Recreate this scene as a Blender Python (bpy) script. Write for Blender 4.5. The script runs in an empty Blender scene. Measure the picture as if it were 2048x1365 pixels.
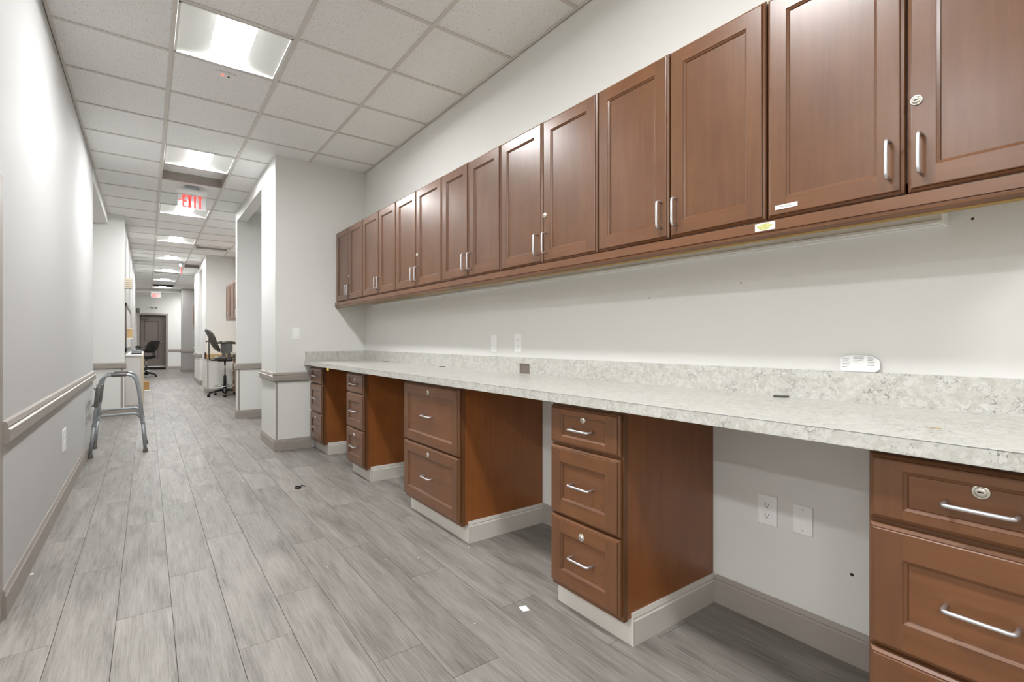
import bpy, bmesh, math, random
from mathutils import Vector, Matrix
random.seed(7)
S = bpy.context.scene
COL = S.collection
PI = math.pi

# ------------------------------------------------------------------ camera, world, exposure
cam_d = bpy.data.cameras.new('camera')
cam = bpy.data.objects.new('camera', cam_d)
COL.objects.link(cam)
cam.location = (0.0, 0.0, 1.095)
cam.rotation_euler = (PI/2, 0.0, -0.6371)
cam_d.sensor_width = 36.0
cam_d.lens = 36.0*986.0/2048.0
cam_d.clip_start = 0.02
S.camera = cam
w = bpy.data.worlds.new('world')
S.world = w
w.use_nodes = True
w.node_tree.nodes['Background'].inputs[0].default_value = (0.95, 0.97, 1.0, 1)
w.node_tree.nodes['Background'].inputs[1].default_value = 0.10
S.view_settings.view_transform = 'Standard'
S.view_settings.look = 'None'
S.view_settings.gamma = 1.0
S.view_settings.use_curve_mapping = False
S.view_settings.exposure = 0.1
LAMP = 110.0            # strength of the troffer lenses

# ------------------------------------------------------------------ materials
def lin(r, g, b):
    f = lambda c: (c/255/12.92) if c/255 <= .04045 else ((c/255+.055)/1.055)**2.4
    return (f(r), f(g), f(b), 1)

def new_mat(name):
    m = bpy.data.materials.new(name)
    m.use_nodes = True
    nt = m.node_tree
    return m, nt, nt.nodes['Principled BSDF']

def plain(name, col, rough=.5, metal=0., spec=.5, bump=0., bscale=60., var=0., vscale=3., coat=0.):
    m, nt, p = new_mat(name)
    N, L = nt.nodes, nt.links
    p.inputs['Base Color'].default_value = col
    p.inputs['Roughness'].default_value = rough
    p.inputs['Metallic'].default_value = metal
    p.inputs['Specular IOR Level'].default_value = spec
    p.inputs['Coat Weight'].default_value = coat
    p.inputs['Coat Roughness'].default_value = .2
    tc = N.new('ShaderNodeTexCoord')
    if var > 0:
        n = N.new('ShaderNodeTexNoise'); n.inputs['Scale'].default_value = vscale; n.inputs['Detail'].default_value = 4
        L.new(tc.outputs['Object'], n.inputs['Vector'])
        mx = N.new('ShaderNodeMix'); mx.data_type = 'RGBA'
        mx.inputs[6].default_value = tuple(c*(1-var) for c in col[:3])+(1,)
        mx.inputs[7].default_value = tuple(min(1, c*(1+var)) for c in col[:3])+(1,)
        L.new(n.outputs['Fac'], mx.inputs[0]); L.new(mx.outputs[2], p.inputs['Base Color'])
    if bump > 0:
        n2 = N.new('ShaderNodeTexNoise'); n2.inputs['Scale'].default_value = bscale; n2.inputs['Detail'].default_value = 3
        L.new(tc.outputs['Object'], n2.inputs['Vector'])
        b = N.new('ShaderNodeBump'); b.inputs['Strength'].default_value = bump; b.inputs['Distance'].default_value = .002
        L.new(n2.outputs['Fac'], b.inputs['Height']); L.new(b.outputs['Normal'], p.inputs['Normal'])
    return m

def emit(name, col, strength):
    m, nt, p = new_mat(name)
    p.inputs['Base Color'].default_value = col
    p.inputs['Emission Color'].default_value = col
    p.inputs['Emission Strength'].default_value = strength
    return m

def wood(name, c0, c1, axis, rough=.42):
    m, nt, p = new_mat(name)
    N, L = nt.nodes, nt.links
    tc = N.new('ShaderNodeTexCoord'); oi = N.new('ShaderNodeObjectInfo')
    mul = N.new('ShaderNodeMath'); mul.operation = 'MULTIPLY'; mul.inputs[1].default_value = 37.0
    L.new(oi.outputs['Random'], mul.inputs[0])
    add = N.new('ShaderNodeVectorMath'); add.operation = 'ADD'
    L.new(tc.outputs['Object'], add.inputs[0]); L.new(mul.outputs[0], add.inputs[1])
    mp = N.new('ShaderNodeMapping')
    mp.inputs['Scale'].default_value = {'z': (26, 26, 1.6), 'y': (26, 1.6, 26), 'x': (1.6, 26, 26)}[axis]
    L.new(add.outputs[0], mp.inputs['Vector'])
    n = N.new('ShaderNodeTexNoise'); n.inputs['Scale'].default_value = 1.6; n.inputs['Detail'].default_value = 8; n.inputs['Roughness'].default_value = .62; n.inputs['Distortion'].default_value = .5
    L.new(mp.outputs[0], n.inputs['Vector'])
    n2 = N.new('ShaderNodeTexNoise'); n2.inputs['Scale'].default_value = 5.0; n2.inputs['Detail'].default_value = 2
    L.new(add.outputs[0], n2.inputs['Vector'])
    mixf = N.new('ShaderNodeMix'); mixf.data_type = 'FLOAT'; mixf.inputs[0].default_value = .45
    L.new(n.outputs['Fac'], mixf.inputs[2]); L.new(n2.outputs['Fac'], mixf.inputs[3])
    r = N.new('ShaderNodeValToRGB')
    r.color_ramp.elements[0].position = .18; r.color_ramp.elements[0].color = c0
    r.color_ramp.elements[1].position = .82; r.color_ramp.elements[1].color = c1
    L.new(mixf.outputs[0], r.inputs['Fac']); L.new(r.outputs[0], p.inputs['Base Color'])
    p.inputs['Roughness'].default_value = rough
    p.inputs['Specular IOR Level'].default_value = .35
    p.inputs['Coat Weight'].default_value = .55
    p.inputs['Coat Roughness'].default_value = .25
    bp = N.new('ShaderNodeBump'); bp.inputs['Strength'].default_value = .06; bp.inputs['Distance'].default_value = .001
    L.new(n.outputs['Fac'], bp.inputs['Height']); L.new(bp.outputs[0], p.inputs['Normal'])
    return m

def plank_mat():
    m, nt, p = new_mat('plank_vinyl')
    N, L = nt.nodes, nt.links
    tc = N.new('ShaderNodeTexCoord'); oi = N.new('ShaderNodeObjectInfo')
    mul = N.new('ShaderNodeMath'); mul.operation = 'MULTIPLY'; mul.inputs[1].default_value = 71.0
    L.new(oi.outputs['Random'], mul.inputs[0])
    add = N.new('ShaderNodeVectorMath'); add.operation = 'ADD'
    L.new(tc.outputs['Object'], add.inputs[0]); L.new(mul.outputs[0], add.inputs[1])
    def noise(scale3, det, ro, dist):
        mp = N.new('ShaderNodeMapping'); mp.inputs['Scale'].default_value = scale3
        L.new(add.outputs[0], mp.inputs['Vector'])
        n = N.new('ShaderNodeTexNoise'); n.inputs['Scale'].default_value = 1.0; n.inputs['Detail'].default_value = det; n.inputs['Roughness'].default_value = ro; n.inputs['Distortion'].default_value = dist
        L.new(mp.outputs[0], n.inputs['Vector']); return n.outputs['Fac']
    fine = noise((210, 7, 20), 6, .65, .4)
    mid = noise((60, 3.2, 10), 5, .6, .8)
    blot = noise((9, 1.6, 5), 3, .5, 1.0)
    def mixf(f, a, b):
        k = N.new('ShaderNodeMix'); k.data_type = 'FLOAT'; k.inputs[0].default_value = f
        L.new(a, k.inputs[2]); L.new(b, k.inputs[3]); return k.outputs[0]
    tot = mixf(.36, mixf(.42, fine, mid), blot)
    r = N.new('ShaderNodeValToRGB')
    r.color_ramp.elements[0].position = .34; r.color_ramp.elements[0].color = lin(92, 86, 81)
    r.color_ramp.elements[1].position = .66; r.color_ramp.elements[1].color = lin(156, 150, 144)
    e = r.color_ramp.elements.new(.5); e.color = lin(131, 126, 120)
    L.new(tot, r.inputs['Fac'])
    hs = N.new('ShaderNodeHueSaturation')
    mr = N.new('ShaderNodeMapRange'); mr.inputs[3].default_value = .90; mr.inputs[4].default_value = 1.09
    L.new(oi.outputs['Random'], mr.inputs[0]); L.new(mr.outputs[0], hs.inputs['Value'])
    L.new(r.outputs[0], hs.inputs['Color']); L.new(hs.outputs[0], p.inputs['Base Color'])
    p.inputs['Roughness'].default_value = .5
    p.inputs['Specular IOR Level'].default_value = .38
    bp = N.new('ShaderNodeBump'); bp.inputs['Strength'].default_value = .35; bp.inputs['Distance'].default_value = .0012
    L.new(fine, bp.inputs['Height']); L.new(bp.outputs[0], p.inputs['Normal'])
    return m

def granite_mat():
    m, nt, p = new_mat('granite_laminate')
    N, L = nt.nodes, nt.links
    tc = N.new('ShaderNodeTexCoord')
    def noise(sc, det, ro=.55, vec=None):
        n = N.new('ShaderNodeTexNoise'); n.inputs['Scale'].default_value = sc; n.inputs['Detail'].default_value = det; n.inputs['Roughness'].default_value = ro
        L.new(vec or tc.outputs['Object'], n.inputs['Vector']); return n
    def ramp(src, a, ca, b, cb):
        r = N.new('ShaderNodeValToRGB')
        r.color_ramp.elements[0].position = a; r.color_ramp.elements[0].color = ca
        r.color_ramp.elements[1].position = b; r.color_ramp.elements[1].color = cb
        L.new(src, r.inputs['Fac']); return r
    def math_(op, a, b):
        k = N.new('ShaderNodeMath'); k.operation = op
        for i_, q in enumerate((a, b)):
            if isinstance(q, float): k.inputs[i_].default_value = q
            else: L.new(q, k.inputs[i_])
        return k.outputs[0]
    W0, W1 = (0, 0, 0, 1), (1, 1, 1, 1)
    nd = noise(26, 4)
    mx = N.new('ShaderNodeMix'); mx.data_type = 'VECTOR'; mx.inputs[0].default_value = .05
    L.new(tc.outputs['Object'], mx.inputs[4]); L.new(nd.outputs['Color'], mx.inputs[5])
    v = N.new('ShaderNodeTexVoronoi'); v.feature = 'DISTANCE_TO_EDGE'; v.inputs['Scale'].default_value = 78
    L.new(mx.outputs[1], v.inputs['Vector'])
    vc = N.new('ShaderNodeTexVoronoi'); vc.inputs['Scale'].default_value = 78
    L.new(mx.outputs[1], vc.inputs['Vector'])
    base = ramp(noise(34, 6, .65).outputs['Fac'], .3, lin(184, 181, 172), .7, lin(206, 205, 199))
    cell = ramp(vc.outputs['Color'], .15, lin(172, 169, 159), .8, lin(214, 213, 208))
    m1 = N.new('ShaderNodeMix'); m1.data_type = 'RGBA'; m1.inputs[0].default_value = .4
    L.new(base.outputs[0], m1.inputs[6]); L.new(cell.outputs[0], m1.inputs[7])
    clus = ramp(noise(10, 4, .6).outputs['Fac'], .47, W0, .62, W1)
    edge = ramp(v.outputs['Distance'], .0, W1, .075, W0)
    brk = ramp(noise(48, 3, .6).outputs['Fac'], .46, W0, .56, W1)
    spk = ramp(noise(150, 3, .6).outputs['Fac'], .60, W0, .68, W1)
    e1 = math_('MULTIPLY', math_('MULTIPLY', edge.outputs[0], brk.outputs[0]), math_('ADD', math_('MULTIPLY', clus.outputs[0], .75), .2))
    e2 = math_('MULTIPLY', math_('MULTIPLY', spk.outputs[0], clus.outputs[0]), .6)
    fac = math_('MAXIMUM', e1, e2)
    mc = N.new('ShaderNodeMix'); mc.data_type = 'RGBA'
    L.new(fac, mc.inputs[0]); L.new(m1.outputs[2], mc.inputs[6]); mc.inputs[7].default_value = lin(84, 81, 77)
    L.new(mc.outputs[2], p.inputs['Base Color'])
    p.inputs['Roughness'].default_value = .3
    return m

def tile_mat():
    m, nt, p = new_mat('acoustic_tile')
    N, L = nt.nodes, nt.links
    tc = N.new('ShaderNodeTexCoord')
    n = N.new('ShaderNodeTexNoise'); n.inputs['Scale'].default_value = 130; n.inputs['Detail'].default_value = 2
    L.new(tc.outputs['Object'], n.inputs['Vector'])
    r = N.new('ShaderNodeValToRGB')
    r.color_ramp.elements[0].position = .28; r.color_ramp.elements[0].color = lin(176, 175, 172)
    r.color_ramp.elements[1].position = .40; r.color_ramp.elements[1].color = lin(245, 245, 244)
    L.new(n.outputs['Fac'], r.inputs['Fac']); L.new(r.outputs[0], p.inputs['Base Color'])
    p.inputs['Roughness'].default_value = .9
    bp = N.new('ShaderNodeBump'); bp.inputs['Strength'].default_value = .25; bp.inputs['Distance'].default_value = .001
    L.new(n.outputs['Fac'], bp.inputs['Height']); L.new(bp.outputs[0], p.inputs['Normal'])
    return m

def acrylic_mat():
    m, nt, p = new_mat('clear_acrylic')
    N, L = nt.nodes, nt.links
    tr = N.new('ShaderNodeBsdfTransparent'); tr.inputs[0].default_value = (.93, .93, .93, 1)
    mx = N.new('ShaderNodeMixShader'); mx.inputs[0].default_value = .5
    p.inputs['Base Color'].default_value = (.85, .85, .85, 1); p.inputs['Roughness'].default_value = .08
    L.new(tr.outputs[0], mx.inputs[1]); L.new(p.outputs[0], mx.inputs[2])
    L.new(mx.outputs[0], N['Material Output'].inputs['Surface'])
    return m

M = {}
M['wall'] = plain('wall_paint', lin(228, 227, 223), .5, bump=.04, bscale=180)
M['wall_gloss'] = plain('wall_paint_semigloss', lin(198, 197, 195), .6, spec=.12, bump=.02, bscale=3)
M['wall_shade'] = plain('wall_shade_grey', lin(176, 174, 171), .6, spec=.2)  # grey stands in for how little light reaches the left corridor wall
M['counter_grey'] = plain('pale_grey_laminate', lin(208, 203, 198), .45)
M['trim'] = plain('taupe_trim_paint', lin(158, 150, 142), .42, var=.06, vscale=4)
M['ceil'] = plain('ceiling_plaster', lin(205, 200, 194), .9)
M['tile'] = tile_mat()
M['grid'] = plain('white_grid_metal', lin(214, 210, 204), .5)
M['sub'] = plain('subfloor', lin(52, 48, 44), .9)
M['plank'] = plank_mat()
M['granite'] = granite_mat()
WA, WB = lin(80, 42, 24), lin(124, 76, 46)
M['wood_v'] = wood('cherry_wood_upright', lin(84, 50, 27), lin(118, 78, 46), 'z')
M['wood_h'] = wood('cherry_wood_level', lin(90, 53, 28), lin(126, 82, 47), 'y')
M['wood_s'] = wood('cherry_veneer_side', lin(116, 64, 27), lin(152, 92, 43), 'z', .4)
M['glaze'] = wood('cherry_dark_glaze', lin(64, 35, 16), lin(94, 55, 26), 'z')
M['wood_x'] = wood('cherry_wood_deep', lin(84, 44, 27), lin(122, 74, 46), 'x')
M['ply'] = plain('raw_ply_edge', lin(150, 118, 52), .6, var=.15, vscale=30)
M['gap'] = plain('dark_reveal', lin(40, 22, 14), .7)
M['nickel'] = plain('satin_nickel', lin(214, 213, 216), .28, metal=.85)
M['lockm'] = plain('lock_nickel', lin(214, 208, 196), .3, metal=.7)
M['slot'] = plain('keyhole_dark', lin(60, 54, 46), .6)
M['white'] = plain('white_plastic', lin(246, 246, 244), .35)
M['white_m'] = plain('white_enamel_metal', lin(226, 226, 222), .4)
M['black'] = plain('black_plastic', lin(26, 25, 24), .45)
M['blackfab'] = plain('black_fabric', lin(44, 41, 38), .75, bump=.2, bscale=300)
M['darkfab'] = plain('charcoal_vinyl', lin(74, 70, 64), .42)
M['chrome'] = plain('chrome', lin(215, 212, 206), .14, metal=1.)
M['alu'] = plain('grey_aluminium', lin(160, 165, 168), .35, metal=.45)
M['greyp'] = plain('grey_plastic', lin(104, 101, 97), .5)
M['rubber'] = plain('grey_rubber', lin(96, 91, 85), .7)
M['tan'] = plain('tan_laminate', lin(205, 172, 120), .5, var=.08, vscale=8)
M['card'] = plain('cardboard', lin(176, 136, 84), .8, var=.06, vscale=10)
M['beige'] = plain('beige_plastic', lin(205, 192, 166), .5)
M['doorp'] = plain('door_paint_taupe', lin(112, 101, 95), .4)
M['doorg'] = plain('door_groove_paint', lin(84, 72, 67), .5)
M['mat'] = plain('dark_door_mat', lin(40, 46, 44), .9)
M['paper'] = plain('paper_white', lin(240, 239, 238), .7)
M['ink'] = plain('grey_print', lin(112, 112, 114), .8)
M['inkolive'] = plain('olive_print', lin(120, 116, 70), .8)
M['inkyel'] = plain('highlighter_print', lin(188, 190, 70), .8)
M['steel'] = plain('brushed_steel_brown', lin(136, 124, 116), .4, metal=.5, var=.25, vscale=60)
M['grom'] = plain('grommet_plastic', lin(66, 66, 58), .5)
M['yellow'] = plain('yellow_paper', lin(222, 200, 96), .7)
M['lens'] = emit('troffer_lens', (.97, .985, 1.0, 1), LAMP)
M['red'] = emit('exit_red', lin(238, 62, 54), 1.1)
M['led'] = emit('red_led', lin(255, 70, 60), 4.0)
M['acrylic'] = acrylic_mat()
M['glass'] = plain('frosted_pane', lin(196, 194, 190), .5, spec=.2)
M['frame'] = plain('dark_bronze_frame', lin(92, 84, 78), .4)
M['refl'] = plain('reflector_white', lin(240, 242, 238), .45)
M['maroon'] = wood('dark_cherry', lin(52, 18, 12), lin(96, 40, 26), 'z')
M['speckd'] = plain('dark_speck', lin(40, 38, 36), .8)

# ------------------------------------------------------------------ mesh helper
class B:
    def __init__(s):
        s.bm = bmesh.new()
    def box(s, x0, x1, y0, y1, z0, z1, mi=0, bev=0.):
        x0, x1 = min(x0, x1), max(x0, x1); y0, y1 = min(y0, y1), max(y0, y1); z0, z1 = min(z0, z1), max(z0, z1)
        v = [s.bm.verts.new(p) for p in ((x0,y0,z0),(x1,y0,z0),(x1,y1,z0),(x0,y1,z0),(x0,y0,z1),(x1,y0,z1),(x1,y1,z1),(x0,y1,z1))]
        fs = [s.bm.faces.new([v[i] for i in q]) for q in ((0,3,2,1),(4,5,6,7),(0,1,5,4),(1,2,6,5),(2,3,7,6),(3,0,4,7))]
        for f in fs: f.material_index = mi
        if bev > 0:
            es = list({e for f in fs for e in f.edges})
            r = bmesh.ops.bevel(s.bm, geom=es, offset=bev, segments=2, affect='EDGES', profile=.6)
            for f in r['faces']: f.material_index = mi
        return s
    def poly(s, pts, mi=0):
        f = s.bm.faces.new([s.bm.verts.new(p) for p in pts]); f.material_index = mi
        return s
    def prism(s, prof, fn, a0, a1, mi=0):
        # prof: closed list of 2d points; fn(u, v, a) -> 3d
        r0 = [s.bm.verts.new(fn(u, v, a0)) for u, v in prof]
        r1 = [s.bm.verts.new(fn(u, v, a1)) for u, v in prof]
        n = len(prof)
        fs = [s.bm.faces.new([r0[i], r0[(i+1) % n], r1[(i+1) % n], r1[i]]) for i in range(n)]
        fs.append(s.bm.faces.new(r0[::-1])); fs.append(s.bm.faces.new(r1))
        for f in fs: f.material_index = mi
        return s
    def tube(s, pts, r, n=10, mi=0, closed=False):
        pts = [Vector(p) for p in pts]
        rs = r if isinstance(r, (list, tuple)) else [r]*len(pts)
        N = len(pts)
        tang = []
        for i in range(N):
            if closed: t = pts[(i+1) % N]-pts[i-1]
            else: t = pts[min(i+1, N-1)]-pts[max(i-1, 0)]
            tang.append(t.normalized())
        ref = Vector((0, 0, 1)) if abs(tang[0].z) < .9 else Vector((1, 0, 0))
        nrm = (ref-tang[0]*ref.dot(tang[0])).normalized()
        rings = []
        for i in range(N):
            nrm = (nrm-tang[i]*nrm.dot(tang[i])).normalized()
            b = tang[i].cross(nrm)
            rings.append([s.bm.verts.new(pts[i]+(nrm*math.cos(2*PI*k/n)+b*math.sin(2*PI*k/n))*rs[i]) for k in range(n)])
        M_ = N if closed else N-1
        for i in range(M_):
            a, c = rings[i], rings[(i+1) % N]
            for k in range(n):
                f = s.bm.faces.new([a[k], a[(k+1) % n], c[(k+1) % n], c[k]]); f.material_index = mi; f.smooth = True
        if not closed:
            f = s.bm.faces.new(rings[0][::-1]); f.material_index = mi
            f = s.bm.faces.new(rings[-1]); f.material_index = mi
        return s
    def lathe(s, prof, c=(0,0,0), axis='z', n=20, mi=0, sm=True):
        # prof: list of (radius, height)
        c = Vector(c)
        def P(r, h, a):
            u, v = r*math.cos(a), r*math.sin(a)
            return c+Vector({'z': (u, v, h), 'x': (h, u, v), 'y': (u, h, v)}[axis])
        rings = [[s.bm.verts.new(P(r, h, 2*PI*k/n)) for k in range(n)] for r, h in prof]
        for i in range(len(prof)-1):
            for k in range(n):
                f = s.bm.faces.new([rings[i][k], rings[i][(k+1) % n], rings[i+1][(k+1) % n], rings[i+1][k]]); f.material_index = mi; f.smooth = sm
        if prof[0][0] > 1e-6: f = s.bm.faces.new(rings[0][::-1]); f.material_index = mi
        if prof[-1][0] > 1e-6: f = s.bm.faces.new(rings[-1]); f.material_index = mi
        return s
    def xf(s, mat):
        bmesh.ops.transform(s.bm, matrix=mat, verts=s.bm.verts); return s

BASE = {}      # world origin of every object
def obj(name, b, mats, parent=None, smooth=False, origin=None):
    bm = b.bm
    if parent is not None: o0 = BASE[parent.name]
    elif origin is not None: o0 = Vector(origin)
    else:
        xs = [v.co.x for v in bm.verts]; ys = [v.co.y for v in bm.verts]; zs = [v.co.z for v in bm.verts]
        o0 = Vector(((min(xs)+max(xs))/2, (min(ys)+max(ys))/2, min(zs)))
    bmesh.ops.translate(bm, verts=bm.verts, vec=-o0)
    bmesh.ops.recalc_face_normals(bm, faces=bm.faces)
    me = bpy.data.meshes.new(name); bm.to_mesh(me); bm.free()
    for m in (mats if isinstance(mats, (list, tuple)) else [mats]):
        me.materials.append(M[m] if isinstance(m, str) else m)
    if smooth:
        for p in me.polygons: p.use_smooth = True
    o = bpy.data.objects.new(name, me); COL.objects.link(o)
    if parent is not None: o.parent = parent
    else: o.location = o0
    BASE[o.name] = o0
    return o
def thing(name, label, cat, loc, group=None):
    o = bpy.data.objects.new(name, None); COL.objects.link(o)
    o.empty_display_size = .1
    o.location = loc; BASE[o.name] = Vector(loc)
    o['label'] = label; o['category'] = cat
    if group: o['group'] = group
    return o
def tag(o, label, cat, group=None):
    o['label'] = label; o['category'] = cat
    if group: o['group'] = group
    return o
def struct(o, label):
    o['kind'] = 'structure'; o['label'] = label
    return o
def fillet(pts, r, n=5):
    pts = [Vector(p) for p in pts]; out = [pts[0]]
    for i in range(1, len(pts)-1):
        a, b, c = pts[i-1], pts[i], pts[i+1]
        d0, d1 = (a-b), (c-b)
        rr = min(r, d0.length*.49, d1.length*.49)
        p0, p1 = b+d0.normalized()*rr, b+d1.normalized()*rr
        for k in range(n+1):
            t = k/n
            out.append(p0*(1-t)**2+b*2*t*(1-t)+p1*t*t)
    out.append(pts[-1]); return out

# ------------------------------------------------------------------ main dimensions (metres, camera at x=0 y=0)
XL, XR, XP = -.458, 1.926, 1.02       # left wall, right wall, corridor side of the partitions
ZC = 2.935                             # ceiling
YB, YP, YE = -3.2, 5.32, 23.3          # back wall, partition, end wall

# ------------------------------------------------------------------ floor
pw, pl, px0 = .1793, 1.21, -.4563
fl = obj('floor', B().box(-4.9, 2.4, YB, 25.2, -.06, -.0035), 'sub', origin=(0, 0, 0))
struct(fl, 'grey wood-look plank floor running down the corridor')
offs = {0: 2.415, 1: 3.067, 2: 2.47, 3: 2.78, 4: 1.977, 5: 2.293, 6: 1.625, 7: 1.40, 8: 2.11, 9: 1.65, 10: 1.22, 11: 2.35, 12: 1.75, 13: 2.2}
full_me = None
rest = B()
g = .0009
npl = 0
for c in range(-24, 14):
    xa, xb = px0+c*pw, px0+(c+1)*pw
    xb = min(xb, XR)
    off = offs.get(c, random.uniform(0, pl))
    k = math.ceil((YB-off)/pl)-1
    while off+k*pl < 25.0:
        ya, yb = max(off+k*pl, YB), min(off+(k+1)*pl, 25.0)
        k += 1
        if yb-ya < .02: continue
        if c < 0 and ya > 2.7 and (c < -8 or yb < 6.0 or (9.4 < ya < 17)): continue
        if yb > .7 and c >= 0 and npl < 290:
            npl += 1
            whole = abs(xb-xa-pw) < 1e-5 and abs(yb-ya-pl) < 1e-5
            cx_, cy_ = (xa+xb)/2, (ya+yb)/2
            if whole and full_me is not None:
                o = bpy.data.objects.new('plank', full_me); COL.objects.link(o)
            else:
                bb = B().box(-(xb-xa)/2+g, (xb-xa)/2-g, -(yb-ya)/2+g, (yb-ya)/2-g, -.004, 0)
                bmesh.ops.recalc_face_normals(bb.bm, faces=bb.bm.faces)
                me = bpy.data.meshes.new('plank'); bb.bm.to_mesh(me); bb.bm.free(); me.materials.append(M['plank'])
                if whole: full_me = me
                o = bpy.data.objects.new('plank', me); COL.objects.link(o)
            o.parent = fl; o.location = (cx_, cy_, 0)
        else:
            rest.box(xa+g, xb-g, ya+g, yb-g, -.004, 0)
o = obj('plank_rest', rest, 'plank', fl); o.name = 'distant_planks'; o['kind'] = 'stuff'

# ------------------------------------------------------------------ ceiling
ce = obj('ceiling', B().box(-4.9, 2.4, YB, 25.2, ZC+.14, ZC+.2), 'ceil', origin=(0, 0, ZC))
struct(ce, 'suspended grid ceiling of pale speckled tiles')
GY0, GT = 3.8056, .61
gx = [XL, .123, .733, 1.343, XR]
lights_t = [-9, -5, -1, 3, 7, 11, 15, 19, 23, 27]
recess = {(1, 4), (2, 17)}
vents = {(2, 12): 'grille', (1, 20): 'grille', (1, 26): 'slot'}
tile_me = {}
for t in range(-12, 30):
    ya, yb = GY0+GT*t, GY0+GT*(t+1)
    if yb > 21.56: yb = 21.56
    if yb-ya < .05: continue
    for c in range(4):
        if c == 1 and t in lights_t: continue
        if (c, t) in vents: continue
        w_, l_ = gx[c+1]-gx[c], yb-ya
        z0 = .10 if (c, t) in recess else .006
        key = (round(w_, 3), round(l_, 3))
        if key not in tile_me:
            bb = B().box(-w_/2+.003, w_/2-.003, -l_/2+.003, l_/2-.003, 0, .016)
            me = bpy.data.meshes.new('ceiling_tile'); bb.bm.to_mesh(me); bb.bm.free(); me.materials.append(M['tile']); tile_me[key] = me
        o = bpy.data.objects.new('ceiling_tile', tile_me[key]); COL.objects.link(o)
        o.parent = ce; o.location = ((gx[c]+gx[c+1])/2, (ya+yb)/2, z0)
def tee_prof(): return [(-.012, 0), (.012, 0), (.012, .004), (.002, .004), (.002, .03), (-.002, .03), (-.002, .004), (-.012, .004)]
for x in gx[1:4]:
    b = B().prism(tee_prof(), lambda u, v, a: (x+u, a, ZC+v), YB, 21.56)
    obj('main_runner', b, 'grid', ce)
for t in range(-11, 30):
    y = GY0+GT*t
    b = B()
    for c in range(4):
        b.prism(tee_prof(), lambda u, v, a: (a, y+u, ZC+v+.0004), gx[c]+.012, gx[c+1]-.012)
    obj('cross_tee', b, 'grid', ce)
for x, sg in ((XL, 1), (XR, -1)):
    b = B().box(x, x+sg*.02, 2.66 if sg > 0 else YB, 6.9 if sg > 0 else YP, ZC, ZC+.004).box(x, x+sg*.003, 2.66 if sg > 0 else YB, 6.9 if sg > 0 else YP, ZC, ZC+.022)
    obj('wall_angle', b, 'grid', ce)
# raised tiles: sheet-metal rims of the shallow boxes, unlit tone put into the colour
for c, t in recess:
    x0, x1, y0, y1 = gx[c]+.012, gx[c+1]-.012, GY0+GT*t+.012, GY0+GT*(t+1)-.012
    b = B().box(x0, x1, y1, y1+.004, ZC+.002, ZC+.1).box(x0, x1, y0-.004, y0, ZC+.002, ZC+.1).box(x0-.004, x0, y0, y1, ZC+.002, ZC+.1).box(x1, x1+.004, y0, y1, ZC+.002, ZC+.1)
    obj('recess_rim', b, 'trim', ce)
# end soffit
struct(obj('wall_soffit', B().box(-1.8, 2.2, 21.56, 21.8, 2.82, ZC+.1), 'wall'), 'white soffit beam crossing the corridor before the end door')

# ------------------------------------------------------------------ walls
def wall(name, label, x0, x1, y0, y1, z0=-.004, z1=ZC+.1, mat='wall'):
    return struct(obj(name, B().box(x0, x1, y0, y1, z0, z1), mat), label)
wall('wall_right', 'pale wall behind the counter and wall cabinets', XR, XR+.12, YB, YP)
wall('wall_back', 'pale wall behind the photographer', -4.82, XR+.12, YB-.12, YB)
# left wall with a doorway just outside the frame
b = B().box(XL-.12, XL, 2.66, 6.78, -.004, ZC+.1)
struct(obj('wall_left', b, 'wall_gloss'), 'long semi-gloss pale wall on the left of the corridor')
struct(obj('wall_header', B().box(XL-.2, XL, 6.78, 9.2, 2.79, ZC+.1), 'wall'), 'header beam above the side opening on the left')
wall('wall_alcove_near', 'side wall of the left opening hidden behind the long wall', -1.8, XL-.12, 6.66, 6.78)
wall('wall_alcove_back', 'back wall of the left side opening', -1.92, -1.8, 6.66, 9.32)
wall('wall_jog', 'white wall face past the walker where the corridor narrows', -1.8, -.27, 9.2, 9.34)
wall('wall_corridor_left', 'shade-toned left corridor wall beyond the white counter', -.42, -.27, 9.34, 17.6, mat='wall_shade')
wall('wall_partition', 'pale partition at the far end of the counter with a light switch', XP, XR+.12, YP, 6.05)
wall('wall_pier', 'thin white pier between the two right-hand openings', XP, XR+.3, 7.9, 8.03)
struct(obj('wall_lintel', B().box(XP, XP+.12, 6.05, 7.9, 2.79, ZC+.1), 'wall'), 'lintel above the opening past the partition')
wall('wall_nook_right', 'right wall of the opening past the partition', XR, XR+.12, 6.05, 7.9)
wall('wall_bay_right', 'right wall of the bay with the stool', 1.62, 1.74, 8.03, 12.45)
wall('wall_bay_end', 'pale end wall of the bay behind the stool', XP, 2.2, 12.45, 13.3)
struct(obj('wall_lintel_far', B().box(XP+.01, XP+.13, 13.3, 14.45, 2.79, ZC+.1), 'wall'), 'lintel above the far doorway on the right')
wall('wall_far_pier', 'white pier past the stool bay', XP+.03, 2.2, 14.45, 16.2)
wall('wall_far_bay_right', 'right wall of the furthest bay', 1.62, 1.74, 16.2, 20.75)
wall('wall_far_return', 'grey end wall of the furthest bay', .985, 2.2, 20.75, 21.56, mat='wall_shade')
b = B().box(-1.8, -.225, YE, YE+.12, -.004, ZC+.1).box(.585, 2.3, YE, YE+.12, -.004, ZC+.1).box(-.225, .585, YE, YE+.12, 2.08, ZC+.1)
struct(obj('wall_end', b, 'wall'), 'white end wall with the dark door')
wall('wall_end_left', 'hidden left wall of the end lobby', -1.92, -1.8, 9.34, YE)
wall('wall_end_right', 'hidden right wall of the end lobby', 2.2, 2.32, 6.0, YE)
wall('wall_door_recess', 'dark recess behind the end door', -.6, 1.0, 24.2, 24.3)

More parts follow.
